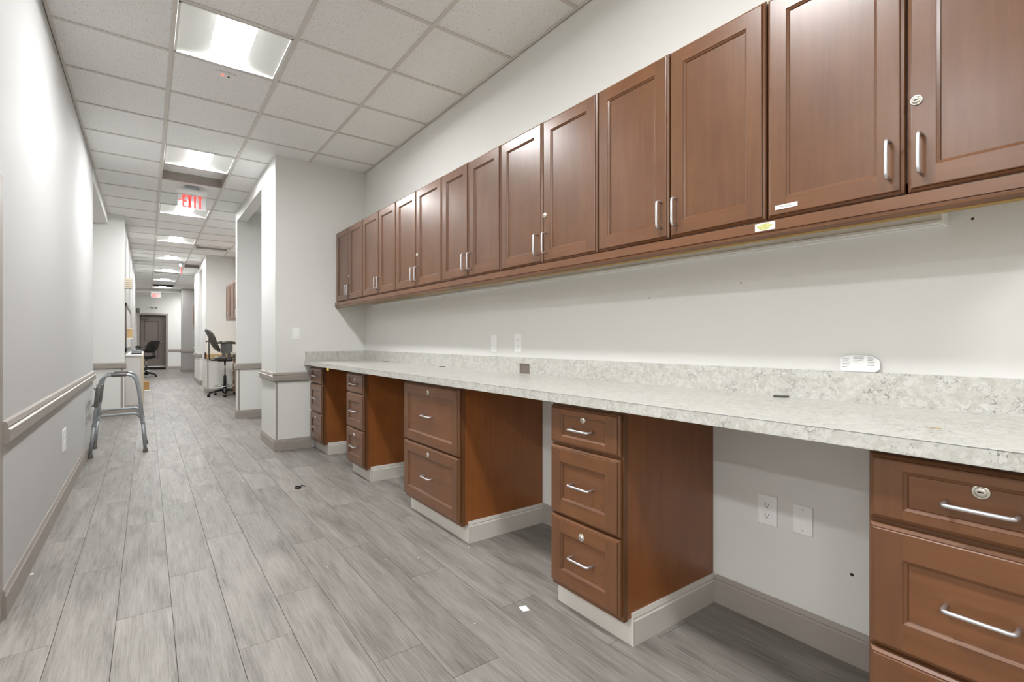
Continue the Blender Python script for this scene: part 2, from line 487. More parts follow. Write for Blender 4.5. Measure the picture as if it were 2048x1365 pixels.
# baseboards and chair rails
RAIL = [(0, .688), (.016, .690), (.024, .700), (.025, .744), (.016, .750), (.020, .757), (.014, .776), (0, .780)]
BASEB = [(0, 0), (.013, 0), (.013, .088), (.008, .094), (.010, .099), (.005, .115), (0, .115)]
def along_y(prof, x, sg, y0, y1, b=None):
    return (b or B()).prism(prof, lambda u, v, a: (x+sg*u, a, v), y0, y1)
def along_x(prof, y, sg, x0, x1, b=None):
    return (b or B()).prism(prof, lambda u, v, a: (a, y+sg*u, v), x0, x1)
tn = [0]
def trim(kind, label, b):
    if kind == 'rail':
        tn[0] += 1; nm = 'trim_%d' % tn[0]
    else: nm = 'baseboard_'+kind
    return struct(obj(nm, b, 'trim'), label)
trim('rail', 'taupe chair rail along the long left wall', along_y(RAIL, XL, 1, 2.742, 6.805))
trim('left', 'taupe baseboard along the long left wall', along_y(BASEB, XL, 1, 2.742, 6.79))
trim('rail', 'taupe chair rail on the wall past the walker', along_x(RAIL, 9.2, -1, -1.8, -.245))
trim('jog', 'taupe baseboard on the wall past the walker', along_x(BASEB, 9.2, -1, -1.8, -.257))
trim('rail', 'taupe chair rail wrapping the near partition corner', along_y(RAIL, XP, -1, YP, 6.05, along_x(RAIL, YP, -1, XP-.025, 1.33)))
trim('partition', 'taupe baseboard wrapping the near partition corner', along_y(BASEB, XP, -1, YP, 6.05, along_x(BASEB, YP, -1, XP-.013, 1.362)))
trim('rail', 'taupe chair rail on the thin pier', along_y(RAIL, XP, -1, 7.9, 8.03, along_x(RAIL, 7.9, -1, XP-.025, XR)))
trim('pier', 'taupe baseboard on the thin pier', along_y(BASEB, XP, -1, 7.9, 8.03, along_x(BASEB, 7.9, -1, XP-.013, XR)))
trim('rail', 'taupe chair rail on the far pier', along_y(RAIL, XP+.03, -1, 14.45, 16.2, along_x(RAIL, 14.45, -1, XP+.005, 2.0)))
trim('far_pier', 'taupe baseboard on the far pier', along_y(BASEB, XP+.03, -1, 14.45, 16.2, along_x(BASEB, 14.45, -1, XP+.017, 2.0)))
trim('rail', 'taupe chair rail on the end wall of the furthest bay', along_y(RAIL, .985, -1, 20.75, 21.56, along_x(RAIL, 20.75, -1, .96, 1.62)))
trim('far_return', 'taupe baseboard in the furthest bay', along_y(BASEB, .985, -1, 20.75, 21.56, along_x(BASEB, 20.75, -1, .972, 1.62)))
trim('rail', 'taupe chair rail right of the end door', along_x(RAIL, YE, -1, .66, 2.2))
trim('end', 'taupe baseboard right of the end door', along_x(BASEB, YE, -1, .66, 2.2))
b = B()
for y0, y1 in ((-1.2, .03), (.44, 1.157), (1.548, 2.279), (3.0, 3.725), (4.15, 4.85)):
    along_y(BASEB, XR, -1, y0, y1, b)
trim('right', 'taupe baseboard on the wall under the counter', b)
trim('corridor_left', 'taupe baseboard on the left corridor wall past the counter', along_y(BASEB, -.27, 1, 12.6, 17.6))
# corner strips under the rails
for x0, x1, y0, y1, lb in ((XP+.004, XP+.02, YP-.004, YP, 'narrow taupe corner strip below the rail of the near partition'),
                           (XP+.012, XP+.034, 7.896, 7.9, 'narrow taupe corner strip below the rail of the thin pier'),
                           (-.31, -.285, 9.196, 9.2, 'narrow taupe corner strip past the walker')):
    tn[0] += 1
    struct(obj('trim_%d' % tn[0], B().box(x0, x1, y0, y1, .115, .688), 'trim'), lb)
# corner guard at the near end of the long left wall
tn[0] += 1
struct(obj('trim_%d' % tn[0], B().box(XL, XL+.003, 2.655, 2.742, 0, 1.74).box(XL-.124, XL+.003, 2.655, 2.66, 0, 1.74), 'trim'), 'taupe corner guard at the left edge of the picture')
# the open room left of and behind the photographer
wall('wall_room_north', 'wall of the open room behind the long left wall', -4.7, XL-.12, 2.66, 2.78)
wall('wall_room_west', 'far wall of the open room', -4.82, -4.7, YB, 2.78)
bb = B()
for k in range(7):
    for t in range(-12, -2):
        if k in (2, 5) and t in (-9, -5): continue
        bb.box(XL-.61*(k+1)+.003, XL-.61*k-.003, GY0+GT*t+.003, GY0+GT*(t+1)-.003, ZC+.006, ZC+.02)
o = obj('side_ceiling_tiles', bb, 'tile', ce); o['kind'] = 'stuff'
bb = B()
for k in range(7):
    bb.prism(tee_prof(), lambda u, v, a: (XL-.61*k+u, a, ZC+v), YB, 2.66)
for t in range(-11, -1):
    bb.prism(tee_prof(), lambda u, v, a: (a, GY0+GT*t+u, ZC+v+.0004), -4.7, XL)
obj('side_grid', bb, 'grid', ce)

# end door
d = thing('door_1', 'dark taupe two-panel door at the end of the corridor', 'door', (.18, 23.6, 0))
del d['category']; d['kind'] = 'structure'
DX0, DX1, DY = -.205, .565, 23.42
leaf = obj('door_leaf', B().box(DX0, DX1, DY, DY+.045, .13, 2.06, bev=.003), 'doorp', d)
for z0, z1 in ((1.08, 1.86), (.42, .92)):
    bb = B()
    x0, x1 = DX0+.11, DX1-.21
    for q in ((x0, x1, z0, z0+.03), (x0, x1, z1-.03, z1), (x0, x0+.03, z0, z1), (x1-.03, x1, z0, z1)):
        bb.box(q[0], q[1], DY-.006, DY, q[2], q[3])
    obj('panel_moulding', bb, 'doorg', leaf)
obj('door_sill', B().box(DX0, DX1, DY-.01, DY+.04, .10, .13), 'white_m', d)
obj('lever_handle', B().lathe([(0, 0), (.03, 0), (.03, -.012), (.012, -.014), (.012, -.05), (0, -.052)], (DX1-.12, DY, 1.03), 'y').tube([(DX1-.12, DY-.045, 1.03), (DX1-.2, DY-.05, 1.03)], .012), 'nickel', d)
obj('door_closer', B().box(DX0+.02, DX0+.26, DY-.06, DY-.005, 1.93, 1.99, bev=.005).box(DX0+.05, DX0+.32, DY-.075, DY-.06, 2.0, 2.015), 'greyp', d)
b = B().box(-.30, -.225, YE-.02, YE+.16, 0, 2.15).box(.585, .66, YE-.02, YE+.16, 0, 2.15).box(-.225, .585, YE-.02, YE+.16, 2.08, 2.15)
obj('door_frame', b, 'trim', d)
tag(obj('door_mat', B().box(-.22, .58, YE-.12, DY-.02, 0, .012, bev=.003), 'mat'), 'dark mat lying at the foot of the end door', 'mat')

# window on the left corridor wall
wd = thing('window_1', 'dark framed service window above the white counter', 'window', (-.27, 10.8, .93))
del wd['category']; wd['kind'] = 'structure'
b = B()
y0, y1, z0, z1 = 9.55, 12.4, .93, 1.68
for q in ((y0, y0+.06, z0, z1), (y1-.06, y1, z0, z1), (y0, y1, z0, z0+.06), (y0, y1, z1-.05, z1)):
    b.box(-.27, -.254, q[0], q[1], q[2], q[3])
obj('window_frame', b, 'frame', wd)
obj('pane', B().box(-.268, -.262, y0+.06, y1-.06, z0+.06, z1-.05), 'glass', wd)

# ------------------------------------------------------------------ ceiling fixtures
def troffer(t, label, dx=0.):
    x0, x1 = gx[1]+.014+dx, gx[2]-.014+dx
    y0, y1 = GY0+GT*t+.014, GY0+GT*(t+1)-.014
    xc = (x0+x1)/2; ZL = .031
    tr = thing('ceiling_light', label, 'ceiling light', (xc, (y0+y1)/2, ZC), 'square troffers down the corridor ceiling')
    b = B()
    for q in ((x0, x0+.012, y0, y1), (x1-.012, x1, y0, y1), (x0, x1, y0, y0+.012), (x0, x1, y1-.012, y1)):
        b.box(q[0], q[1], q[2], q[3], ZC-.001, ZC+.012)
    obj('frame', b, 'white_m', tr)
    obj('housing', B().box(x0, x1, y0, y1, ZC+.10, ZC+.104).box(x0, x1, y0-.001, y0+.001, ZC+.01, ZC+.1).box(x0, x1, y1-.001, y1+.001, ZC+.01, ZC+.1), 'refl', tr)
    for sg in (-1, 1):
        xe = xc+sg*.28
        pr = [(xe, .010), (xc+sg*.105, .030), (xc+sg*.105, .034), (xe, .014)]
        obj('reflector', B().prism(pr, lambda u, v, a: (u, a, ZC+v), y0+.012, y1-.012), 'refl', tr)
    pr = [(xc+.105*math.cos(a), ZL-.003*math.sin(a)) for a in [PI*k/10 for k in range(11)]]+[(xc-.105, .036), (xc+.105, .036)]
    obj('lens', B().prism(pr, lambda u, v, a: (u, a, ZC+v), y0+.012, y1-.012), 'lens', tr)
ordn = {-9: 'behind the photographer furthest back', -5: 'just behind the photographer', -1: 'nearest large one above the floor at top left', 3: 'second one, in front of the hanging exit sign', 7: 'third one, partly behind the exit sign', 11: 'fourth one, beside the slotted vent', 15: 'fifth one, before the side-on exit sign', 19: 'sixth one, before the louvred vent', 23: 'seventh one, between the two far vents', 27: 'last one before the soffit'}
for t in lights_t:
    troffer(t, 'lit white square ceiling troffer, '+ordn[t])
for k, lk_ in ((2, 'near'), (5, 'far')):
    for t, lt_ in ((-9, 'back'), (-5, 'front')):
        troffer(t, 'added fill troffer in the open room out of view, '+lk_+' column '+lt_+' row', -.581-.61*(k+1))  # unseen lamps, put in for sideways light below the counter
troffer(30, 'added troffer brightening the end wall, hidden by the soffit', 1.25)  # unseen extra lamp that lifts the brightness of the end wall

def grille(c, t, l0, l1, label, dark=False):
    x0, x1 = gx[c]+.014, gx[c+1]-.014
    y0, y1 = GY0+GT*t+l0, GY0+GT*t+l1
    g_ = thing('ceiling_vent', label, 'vent', ((x0+x1)/2, (y0+y1)/2, ZC), 'vents in the corridor ceiling')
    b = B()
    for q in ((x0, x0+.03, y0, y1), (x1-.03, x1, y0, y1), (x0, x1, y0, y0+.03), (x0, x1, y1-.03, y1)):
        b.box(q[0], q[1], q[2], q[3], ZC-.008, ZC+.01)
    obj('frame', b, 'white_m' if not dark else 'frame', g_)
    obj('backing', B().box(x0, x1, y0, y1, ZC+.05, ZC+.055), 'black' if dark else 'greyp', g_)
    n = 5 if not dark else 2
    for i in range(n):
        yy = y0+.03+(y1-y0-.06)*(i+.5)/n
        obj('slat', B().prism([(-.016, -.004), (.016, .018), (.016, .021), (-.016, -.001)], lambda u, v, a: (a, yy+u, ZC+v), x0+.03, x1-.03), 'white_m' if not dark else 'black', g_)
    # filler tile strip beside the vent
    if l1 < GT-.1: obj('filler', B().box(x0, x1, y1, GY0+GT*(t+1)-.014, ZC+.004, ZC+.02), 'tile', g_)
    if l0 > .1: obj('filler', B().box(x0, x1, GY0+GT*t+.014, y0, ZC+.004, ZC+.02), 'tile', g_)
grille(2, 12, .12, .48, 'slotted silver ceiling vent right of the fourth troffer')
grille(1, 20, .014, .40, 'louvred ceiling vent behind the side-on exit sign')
grille(1, 26, .014, .596, 'black open slot vent in front of the last troffer', True)

def letters_exit(b, x0, z0, wd_, ht, y, th, st):
    cw = wd_/4.0
    def bar(xa, za, xb, zb, s):
        d_ = Vector((xb-xa, 0, zb-za)).normalized(); n_ = Vector((-d_.z, 0, d_.x))*s/2
        A, C = Vector((xa, 0, za)), Vector((xb, 0, zb))
        q = [A-n_, C-n_, C+n_, A+n_]
        b.prism([(p.x, p.z) for p in q], lambda u, v, a: (u, a, v), y-th, y)
    gapc = cw*.16
    w = cw-gapc
    # E
    xe = x0; h2 = st/2
    bar(xe+h2, z0, xe+h2, z0+ht, st)
    for zz in (z0+h2, z0+ht/2, z0+ht-h2): bar(xe+st*.9, zz, xe+w, zz, st)
    # X
    xx = x0+cw
    bar(xx+h2, z0, xx+w-h2, z0+ht, st); bar(xx+h2, z0+ht, xx+w-h2, z0, st)
    # I
    xi = x0+2*cw+w/2
    bar(xi, z0, xi, z0+ht, st)
    # T
    xt = x0+3*cw
    bar(xt, z0+ht-h2, xt+w, z0+ht-h2, st); bar(xt+w/2, z0, xt+w/2, z0+ht-st, st)

def exit_sign(loc, label, wdt=.296, panel=.172, top=ZC, drop=.028, rot=0, arrow=True, gap=0.):
    X, Y = loc
    e = thing('exit_sign', label, 'exit sign', (X, Y, top))
    parts = []
    z1 = top-drop; z0 = z1-.068
    parts.append(obj('canopy', B().box(X-.075, X+.075, Y-.03, Y+.03, z1, top, bev=.004), 'alu', e))
    prof = [(-.022, z0), (.022, z0), (.026, z0+.014), (.026, z1-.012), (.016, z1), (-.016, z1), (-.026, z1-.012), (-.026, z0+.014)]
    parts.append(obj('housing', B().prism(prof, lambda u, v, a: (a, Y+u, v), X-wdt/2, X+wdt/2).box(X-wdt/2-.004, X-wdt/2, Y-.03, Y+.03, z0-.006, z1).box(X+wdt/2, X+wdt/2+.004, Y-.03, Y+.03, z0-.006, z1), 'white_m', e))
    parts.append(obj('panel', B().box(X-wdt/2+.006, X+wdt/2-.006, Y-.003, Y+.003, z0-panel, z0+.004), 'acrylic', e))
    b = B()
    letters_exit(b, X-wdt/2+.052, z0-panel+.014, wdt-.088, panel-.026, Y-.004, .002, .021)
    if arrow:
        ax, az = X-wdt/2+.012, z0-panel*.52
        for s_ in (-1, 1):
            b.prism([(ax, az), (ax+.030, az+s_*.024), (ax+.030, az+s_*.036), (ax-.004, az+s_*.004)], lambda u, v, a: (u, a, v), Y-.006, Y-.004)
    parts.append(obj('lettering', b, 'red', e))
    e.rotation_euler = (0, 0, rot)
    return e
exit_sign((.430, 7.005), 'hanging clear EXIT sign with red letters and left arrow')
exit_sign((.25, 21.5), 'small red EXIT sign hanging under the end soffit', wdt=.30, panel=.15, top=2.86, drop=.012, arrow=False)
exit_sign((.645, 14.0), 'exit sign seen edge-on beyond the fifth troffer', rot=PI/2-.12)

s_ = thing('smoke_detector', 'small white smoke detector on the corridor ceiling', 'detector', (-.16, 14.2, ZC))
obj('base', B().lathe([(.0, 0), (.07, 0), (.07, -.012), (.06, -.016), (0, -.016)], (-.16, 14.2, ZC)), 'white', s_)
obj('chamber', B().lathe([(.055, -.014), (.05, -.03), (.036, -.05), (0, -.054)], (-.16, 14.2, ZC)), 'white', s_)
s_ = thing('ceiling_sensor', 'white ceiling sensor plate with a red light below the nearest troffer', 'sensor', (.435, 3.915, ZC))
obj('plate', B().box(.374, .496, 3.885, 3.955, ZC-.004, ZC+.004, bev=.002), 'white', s_)
obj('indicator', B().lathe([(.0, 0), (.008, 0), (.006, -.005), (0, -.006)], (.418, 3.92, ZC-.004)), 'led', s_)
obj('test_button', B().lathe([(.0, 0), (.006, 0), (.006, -.006), (0, -.007)], (.455, 3.925, ZC-.004)), 'slot', s_)

# ------------------------------------------------------------------ fronts, pulls and locks
def front(y0, y1, z0, z1, X, fs, fr, door=True):
    """stile-and-rail front facing -x: face at X, stiles fs wide, rails fr high; slots 0 upright grain, 1 level grain"""
    b = B(); bm = b.bm
    def rect(iy, iz, d_): return [(X+d_, y0+iy, z0+iz), (X+d_, y1-iy, z0+iz), (X+d_, y1-iy, z1-iz), (X+d_, y0+iy, z1-iz)]
    rings = [rect(0, 0, .020), rect(0, 0, .011), rect(.0015, .0015, .0085), rect(.0080, .0080, .0045), rect(.0090, .0090, .0012), rect(.0115, .0115, 0)]
    inner = [rect(fs, fr, 0), rect(fs+.001, fr+.001, .0018), rect(fs+.0075, fr+.0075, .0062), rect(fs+.0090, fr+.0090, .0088)]
    def strip(R, dark):
        vs = [[bm.verts.new(p) for p in r] for r in R]
        for i in range(len(vs)-1):
            for k in range(4):
                f = bm.faces.new([vs[i][k], vs[i][(k+1) % 4], vs[i+1][(k+1) % 4], vs[i+1][k]])
                f.material_index = 2 if i in dark else (1 if k in (0, 2) else 0)
        return vs
    vs = strip(rings, (3,)); f = bm.faces.new(vs[0][::-1])
    iv = strip(inner, (0, 2))
    f = bm.faces.new(iv[-1]); f.material_index = 0 if door else 1
    e = .0115
    b.poly([(X, y0+e, z0+e), (X, y0+fs, z0+e), (X, y0+fs, z1-e), (X, y0+e, z1-e)], 0)
    b.poly([(X, y1-fs, z0+e), (X, y1-e, z0+e), (X, y1-e, z1-e), (X, y1-fs, z1-e)], 0)
    b.poly([(X, y0+fs, z0+e), (X, y1-fs, z0+e), (X, y1-fs, z0+fr), (X, y0+fs, z0+fr)], 1)
    b.poly([(X, y0+fs, z1-fr), (X, y1-fs, z1-fr), (X, y1-fs, z1-e), (X, y0+fs, z1-e)], 1)
    bmesh.ops.remove_doubles(bm, verts=bm.verts, dist=1e-5)
    return b
def pull(X, y, z, vertical, L_=.100, out=.030):
    h_ = L_/2
    if vertical: p = [(X+.001, y, z-h_), (X-out, y, z-h_), (X-out, y, z+h_), (X+.001, y, z+h_)]
    else: p = [(X+.001, y-h_, z), (X-out, y-h_, z), (X-out, y+h_, z), (X+.001, y+h_, z)]
    return B().tube(fillet(p, .011, 5), .0046, 10)
def lock(X, y, z, door_obj, r=.0135):
    l_ = obj('lock', B().lathe([(0, .001), (r, .001), (r, -.003), (r*.86, -.0045), (r*.74, -.003), (r*.70, -.006), (r*.3, -.007), (0, -.007)], (X, y, z), 'x', 20), 'lockm', door_obj)
    return l_
def keyhole(X, y, z, door_obj):
    obj('keyhole', B().box(X-.0078, X-.006, y-.0045, y+.0045, z-.0014, z+.0014), 'slot', door_obj)

# ------------------------------------------------------------------ wall cabinets
XU = 1.61
bY = [5.315, 4.917, 4.513, 4.119, 3.755, 3.382, 2.982, 2.637, 2.290, 1.920, 1.541, 1.164, .795, .429, .062]
zb = lambda y: 1.4865+.0042*(y-.4)
zt = lambda y: 2.196+.0086*(y-.4)
ulab = ['cherry wall cabinet at the far end against the partition, lock on its right door',
        'cherry wall cabinet second from the partition, no lock',
        'cherry wall cabinet third from the partition, with a door lock',
        'cherry wall cabinet in the middle of the row, fourth from the partition',
        'cherry wall cabinet with bright sheen and a lock, fifth from the partition',
        'cherry wall cabinet second nearest the camera, warm brown without sheen',
        'cherry wall cabinet nearest the camera with white name sticker and lock']
UP = []
for u in range(7):
    ya, ym, yc = bY[2*u], bY[2*u+1], bY[2*u+2]      # far, middle, near
    z0, z1 = zb((ya+yc)/2), zt((ya+yc)/2)
    t_ = thing('wall_cabinet', ulab[u], 'cabinet', (1.77, (ya+yc)/2, z0), 'cherry wall cabinets in one row')
    BX = XU+.023
    bb = B()
    bb.box(BX, XR, yc+.001, yc+.019, z0, z1-.004, 0).box(BX, XR, ya-.019, ya-.001, z0, z1-.004, 0)
    bb.box(BX+.018, XR, yc+.019, ya-.019, z0, z0+.018, 2).box(BX, XR, yc+.019, ya-.019, z1-.022, z1-.004, 2)
    bb.box(XR-.008, XR, yc+.019, ya-.019, z0, z1-.004, 0)
    # face frame
    bb.box(BX, BX+.018, yc+.019, yc+.04, z0, z1-.004, 0).box(BX, BX+.018, ya-.04, ya-.019, z0, z1-.004, 0).box(BX, BX+.018, ym-.02, ym+.02, z0, z1-.004, 0)
    bb.box(BX, BX+.018, yc+.04, ya-.04, z0, z0+.03, 1)
    obj('body', bb, ['wood_v', 'wood_h', 'ply'], t_)
    for k, (p, q) in enumerate(((ym, ya), (yc, ym))):
        zz0, zz1 = zb((p+q)/2), zt((p+q)/2)
        dz = random.uniform(-.0012, .0012)
        dr = obj('door', front(p+.003, q-.003, zz0+dz, zz1+dz, XU+random.uniform(-.001, .001), .060, .060), ['wood_v', 'wood_h', 'glaze'], t_)
        hy = p+.034 if k == 0 else q-.034
        obj('handle', pull(XU, hy, zz0+.094, True), 'nickel', dr)
        if k == 1 and u in (0, 2, 4, 6):
            ly = q-.024
            lock(XU, ly, zz0+.236, dr); keyhole(XU, ly, zz0+.236, dr)
    UP.append(t_)
# light rail under the row
b = B()
prof = [(1.600, -.008), (1.600, -.040), (1.604, -.042), (1.604, -.045), (1.599, -.047), (1.600, -.052), (1.607, -.056), (1.612, -.058), (1.615, -.061), (1.630, -.061), (1.652, -.012), (1.652, -.008)]
ys = [.03, .62, 5.318]
for i in range(2):
    a0, a1 = ys[i]+(.0006 if i else 0), ys[i+1]
    r0 = [b.bm.verts.new((u, a0, zb(a0)+v)) for u, v in prof]; r1 = [b.bm.verts.new((u, a1, zb(a1)+v)) for u, v in prof]
    n = len(prof)
    for k in range(n): b.bm.faces.new([r0[k], r0[(k+1) % n], r1[(k+1) % n], r1[k]])
    b.bm.faces.new(r0[::-1]); b.bm.faces.new(r1)
lr = tag(obj('light_rail', b, 'wood_h'), 'long moulded cherry light rail under the wall cabinets', 'moulding')
b = B()
r0 = [(1.616, -.0608), (1.634, -.0608), (1.634, -.0645), (1.616, -.0645)]
b.prism(r0, lambda u, v, a: (u, a, zb(a)+v), .03, 5.318)
obj('raw_edge', b, 'ply', lr)
# stickers
X = XU-.0006
st = obj('sticker', B().box(X-.0008, X+.001, .697, .765, 1.512, 1.5255), 'paper'); 
tag(st, 'white name strip stuck on a wall cabinet door', 'sticker')
def text_mesh(txt, size, name, parent, mat, loc):
    cu = bpy.data.curves.new(name, 'FONT'); cu.body = txt; cu.size = size; cu.align_x = 'CENTER'; cu.align_y = 'CENTER'
    tmp = bpy.data.objects.new(name+'_tmp', cu); COL.objects.link(tmp)
    dg = bpy.context.evaluated_depsgraph_get()
    me = bpy.data.meshes.new_from_object(tmp.evaluated_get(dg))
    bpy.data.objects.remove(tmp)
    # lettering read from -x: text x -> -y, text y -> z
    me.transform(Matrix(((0, 0, -1, 0), (-1, 0, 0, 0), (0, 1, 0, 0), (0, 0, 0, 1))))
    me.materials.append(M[mat])
    o = bpy.data.objects.new(name, me); COL.objects.link(o); o.parent = parent
    o.location = Vector(loc)-BASE[parent.name]
    return o
text_mesh('Personal', .0105, 'lettering', st, 'ink', (X-.0012, .731, 1.5188))
X = 1.5995
st = tag(obj('notice_label', B().box(X-.0006, X+.0006, .760, .824, 1.4515, 1.4765), 'paper'), 'white label with yellow print stuck on the light rail', 'label')
b = B()
for i, (a, c) in enumerate(((.778, .806), (.768, .818), (.772, .814), (.776, .812), (.780, .808))):
    b.box(X-.001, X, a, c, 1.4725-.0038*i-.0026, 1.4725-.0038*i)
obj('print', b, 'inkyel', st)
# raceway below the cabinets
t_ = thing('raceway_strip', 'long white raceway strip on the wall under the cabinets', 'raceway', (1.9, 2.7, 1.44))
for ya, yb_ in ((.415, 1.395), (1.396, 5.05)):
    zo = lambda y: .0045*(y-.4)
    pr = [(1.926, 1.487), (1.893, 1.487), (1.893, 1.458), (1.887, 1.455), (1.887, 1.447), (1.893, 1.445), (1.893, 1.441), (1.926, 1.441)]
    obj('cover', B().prism(pr, lambda u, v, a: (u, a, v+zo(a)-(.0 if v < 1.47 else .0045*(a-.4))), ya, yb_), 'white_m', t_)
obj('end_cap', B().box(1.884, 1.926, .409, .4155, 1.439, 1.488, bev=.001), 'white', t_)

# ------------------------------------------------------------------ base cabinets
XF = 1.336
def base_cab(y0, y1, drawers, label, frh):
    t_ = thing('drawer_cabinet', label, 'cabinet', (1.64, (y0+y1)/2, 0), 'cherry drawer cabinets under the counter')
    BX = XF+.0225
    bb = B()
    bb.box(BX+.02, XR-.002, y0, y0+.018, .098, .851, 2).box(BX+.02, XR-.002, y1-.018, y1, .098, .851, 2)
    bb.box(BX, BX+.02, y0-.002, y0+.035, .094, .851, 0).box(BX, BX+.02, y1-.035, y1+.002, .094, .851, 0)
    bb.box(BX, BX+.02, y0+.035, y1-.035, .094, .14, 1).box(BX, BX+.02, y0+.035, y1-.035, .80, .851, 1)
    bb.box(BX+.02, XR-.002, y0+.018, y1-.018, .098, .116, 2).box(XR-.01, XR-.002, y0+.018, y1-.018, .116, .851, 2)
    for z0, z1, lk, rl in drawers[:-1]:
        bb.box(BX, BX+.02, y0+.035, y1-.035, z0-.03, z0+.02, 1)
    obj('body', bb, ['wood_v', 'wood_h', 'wood_s'], t_)
    for z0, z1, lk, rl in drawers:
        dr = obj('drawer', front(y0+.003, y1-.003, z0, z1, XF, .064, rl, False), ['wood_v', 'wood_h', 'glaze'], t_)
        ym = (y0+y1)/2
        zh = (z0+z1)/2 if rl > .05 else z0+(z1-z0)*.46
        obj('handle', pull(XF+.009, ym, zh, False, .108, .036), 'nickel', dr)
        if lk is not None:
            zl = z1-lk; Xl = XF if lk < rl else XF+.009
            lock(Xl, ym, zl, dr, .0145); keyhole(Xl, ym, zl, dr)
    # plinth dressed with baseboard
    bb = B().box(1.399, 1.411, y0, y1, 0, .097)
    along_x(BASEB, y0, -1, 1.399, XR-.002, bb); along_x(BASEB, y1, 1, 1.399, XR-.002, bb)
    bb.box(1.397, 1.40, y0-.013, y1+.013, 0, .094)
    obj('plinth', bb, 'trim_kick', t_)
    return t_
M['trim_kick'] = plain('pale_plinth_paint', lin(206, 201, 193), .4)
std = [(.682, .832, .040, .030), (.396, .672, None, .062), (.114, .388, .046, .062)]
file2 = [(.468, .832, .042, .062), (.114, .462, .042, .062)]
base_cab(.042, .428, [(.690, .838, .046, .030), (.402, .680, None, .068), (.114, .394, None, .068)], 'worn cherry drawer cabinet nearest the camera, cut by the right edge', .068)
base_cab(1.170, 1.546, std, 'cherry three-drawer cabinet second nearest the camera', .062)
base_cab(2.290, 2.992, file2, 'wide cherry two-drawer file cabinet in the middle', .062)
base_cab(3.738, 4.138, std, 'narrow cherry three-drawer cabinet behind the wide file cabinet', .062)
base_cab(4.862, 5.272, std, 'cherry three-drawer cabinet at the far end beside the partition', .062)

# ------------------------------------------------------------------ countertop
ct = thing('countertop', 'long speckled granite-look laminate counter along the right wall', 'countertop', (1.6, 2.4, .852))
obj('slab', B().box(1.290, XR-.001, -.8, YP-.001, .853, .890, bev=.0012), 'granite', ct)
obj('edge_seam', B().box(1.2894, 1.2905, -.8, YP-.001, .8882, .8892), 'ink', ct)
cut = (2.395, 2.500, .886, .953)
XB = XR-.001
bs = B().box(1.908, XB, -.8, cut[0], .890, .991).box(1.908, XB, cut[1], YP-.001, .890, .991).box(1.908, XB, cut[0], cut[1], cut[3], .991)
obj('backsplash', bs, 'granite', ct)
obj('side_splash', B().box(1.300, 1.908, YP-.019, YP-.001, .890, .987, bev=.001), 'granite', ct)
obj('cutout_plate', B().box(1.915, XB, cut[0], cut[1], .890, cut[3]), 'steel', ct)
for y in (.866, 3.451, 4.597):
    obj('cable_grommet', B().lathe([(0, .0005), (.026, .0005), (.026, .004), (.022, .005), (.010, .0045), (0, .0045)], (1.868, y, .890)), 'grom', ct)
obj('cable_slit', B().lathe([(0, .0005), (.012, .0005), (.012, .003), (0, .003)], (1.868, 1.93, .890)), 'tan', ct)
tag(obj('splinter', B().tube([(1.483, .357, .8915), (1.484, .343, .892), (1.481, .326, .8915)], .0009, 6), 'tan'), 'thin tan splinter lying on the counter near the camera', 'debris')
tag(obj('crumb', B().lathe([(0, 0), (.003, .0005), (.002, .003), (0, .0035)], (1.70, .82, .8902), n=7), 'card'), 'small brown crumb on the counter in front of a grommet', 'debris')
# torn paper leaning on the backsplash
X = XR-.004
out = [(.688, .995), (.690, 1.036), (.672, 1.044), (.655, 1.048), (.62, 1.046), (.605, 1.047), (.590, 1.040), (.577, 1.030), (.575, 1.005), (.588, .9925), (.64, .9925), (.668, .992)]
pp = B()
pp.prism([(y, z) for y, z in out], lambda u, v, a: (X-.006+a+(.012*((1.045-v)/.05)*-.4), u, v), 0, .0006)
pg = tag(obj('torn_paper', pp, 'paper'), 'torn scrap of printed white paper standing on the backsplash', 'paper')
b = B()
def lines(ya, zs_, lens, mi=0):
    for z_, l_ in zip(zs_, lens):
        b.prism([(ya, z_), (ya-l_, z_), (ya-l_, z_+.0011), (ya, z_+.0011)], lambda u, v, a: (X-.0068+a+(.012*((1.045-v)/.05)*-.4), u, v), 0, .0006, mi)
lines(.683, [1.034, 1.029, 1.0235, 1.018, 1.0125, 1.007], [.018, .016, .020, .020, .020, .014])
lines(.652, [1.041, 1.0355], [.030, .030]); lines(.652, [1.030], [.026], 1); lines(.652, [1.0245], [.016])
lines(.611, [1.041, 1.0355, 1.030, 1.0245, 1.019, 1.0135], [.011, .018, .015, .020, .020, .020])
obj('print', b, ['ink', 'inkolive'], pg)
# yellow tag under the far end of the counter
tag(obj('yellow_tag', B().box(1.2875, 1.289, 4.46, 4.53, .832, .856), 'yellow'), 'small yellow paper tag hanging from the counter edge', 'tag')

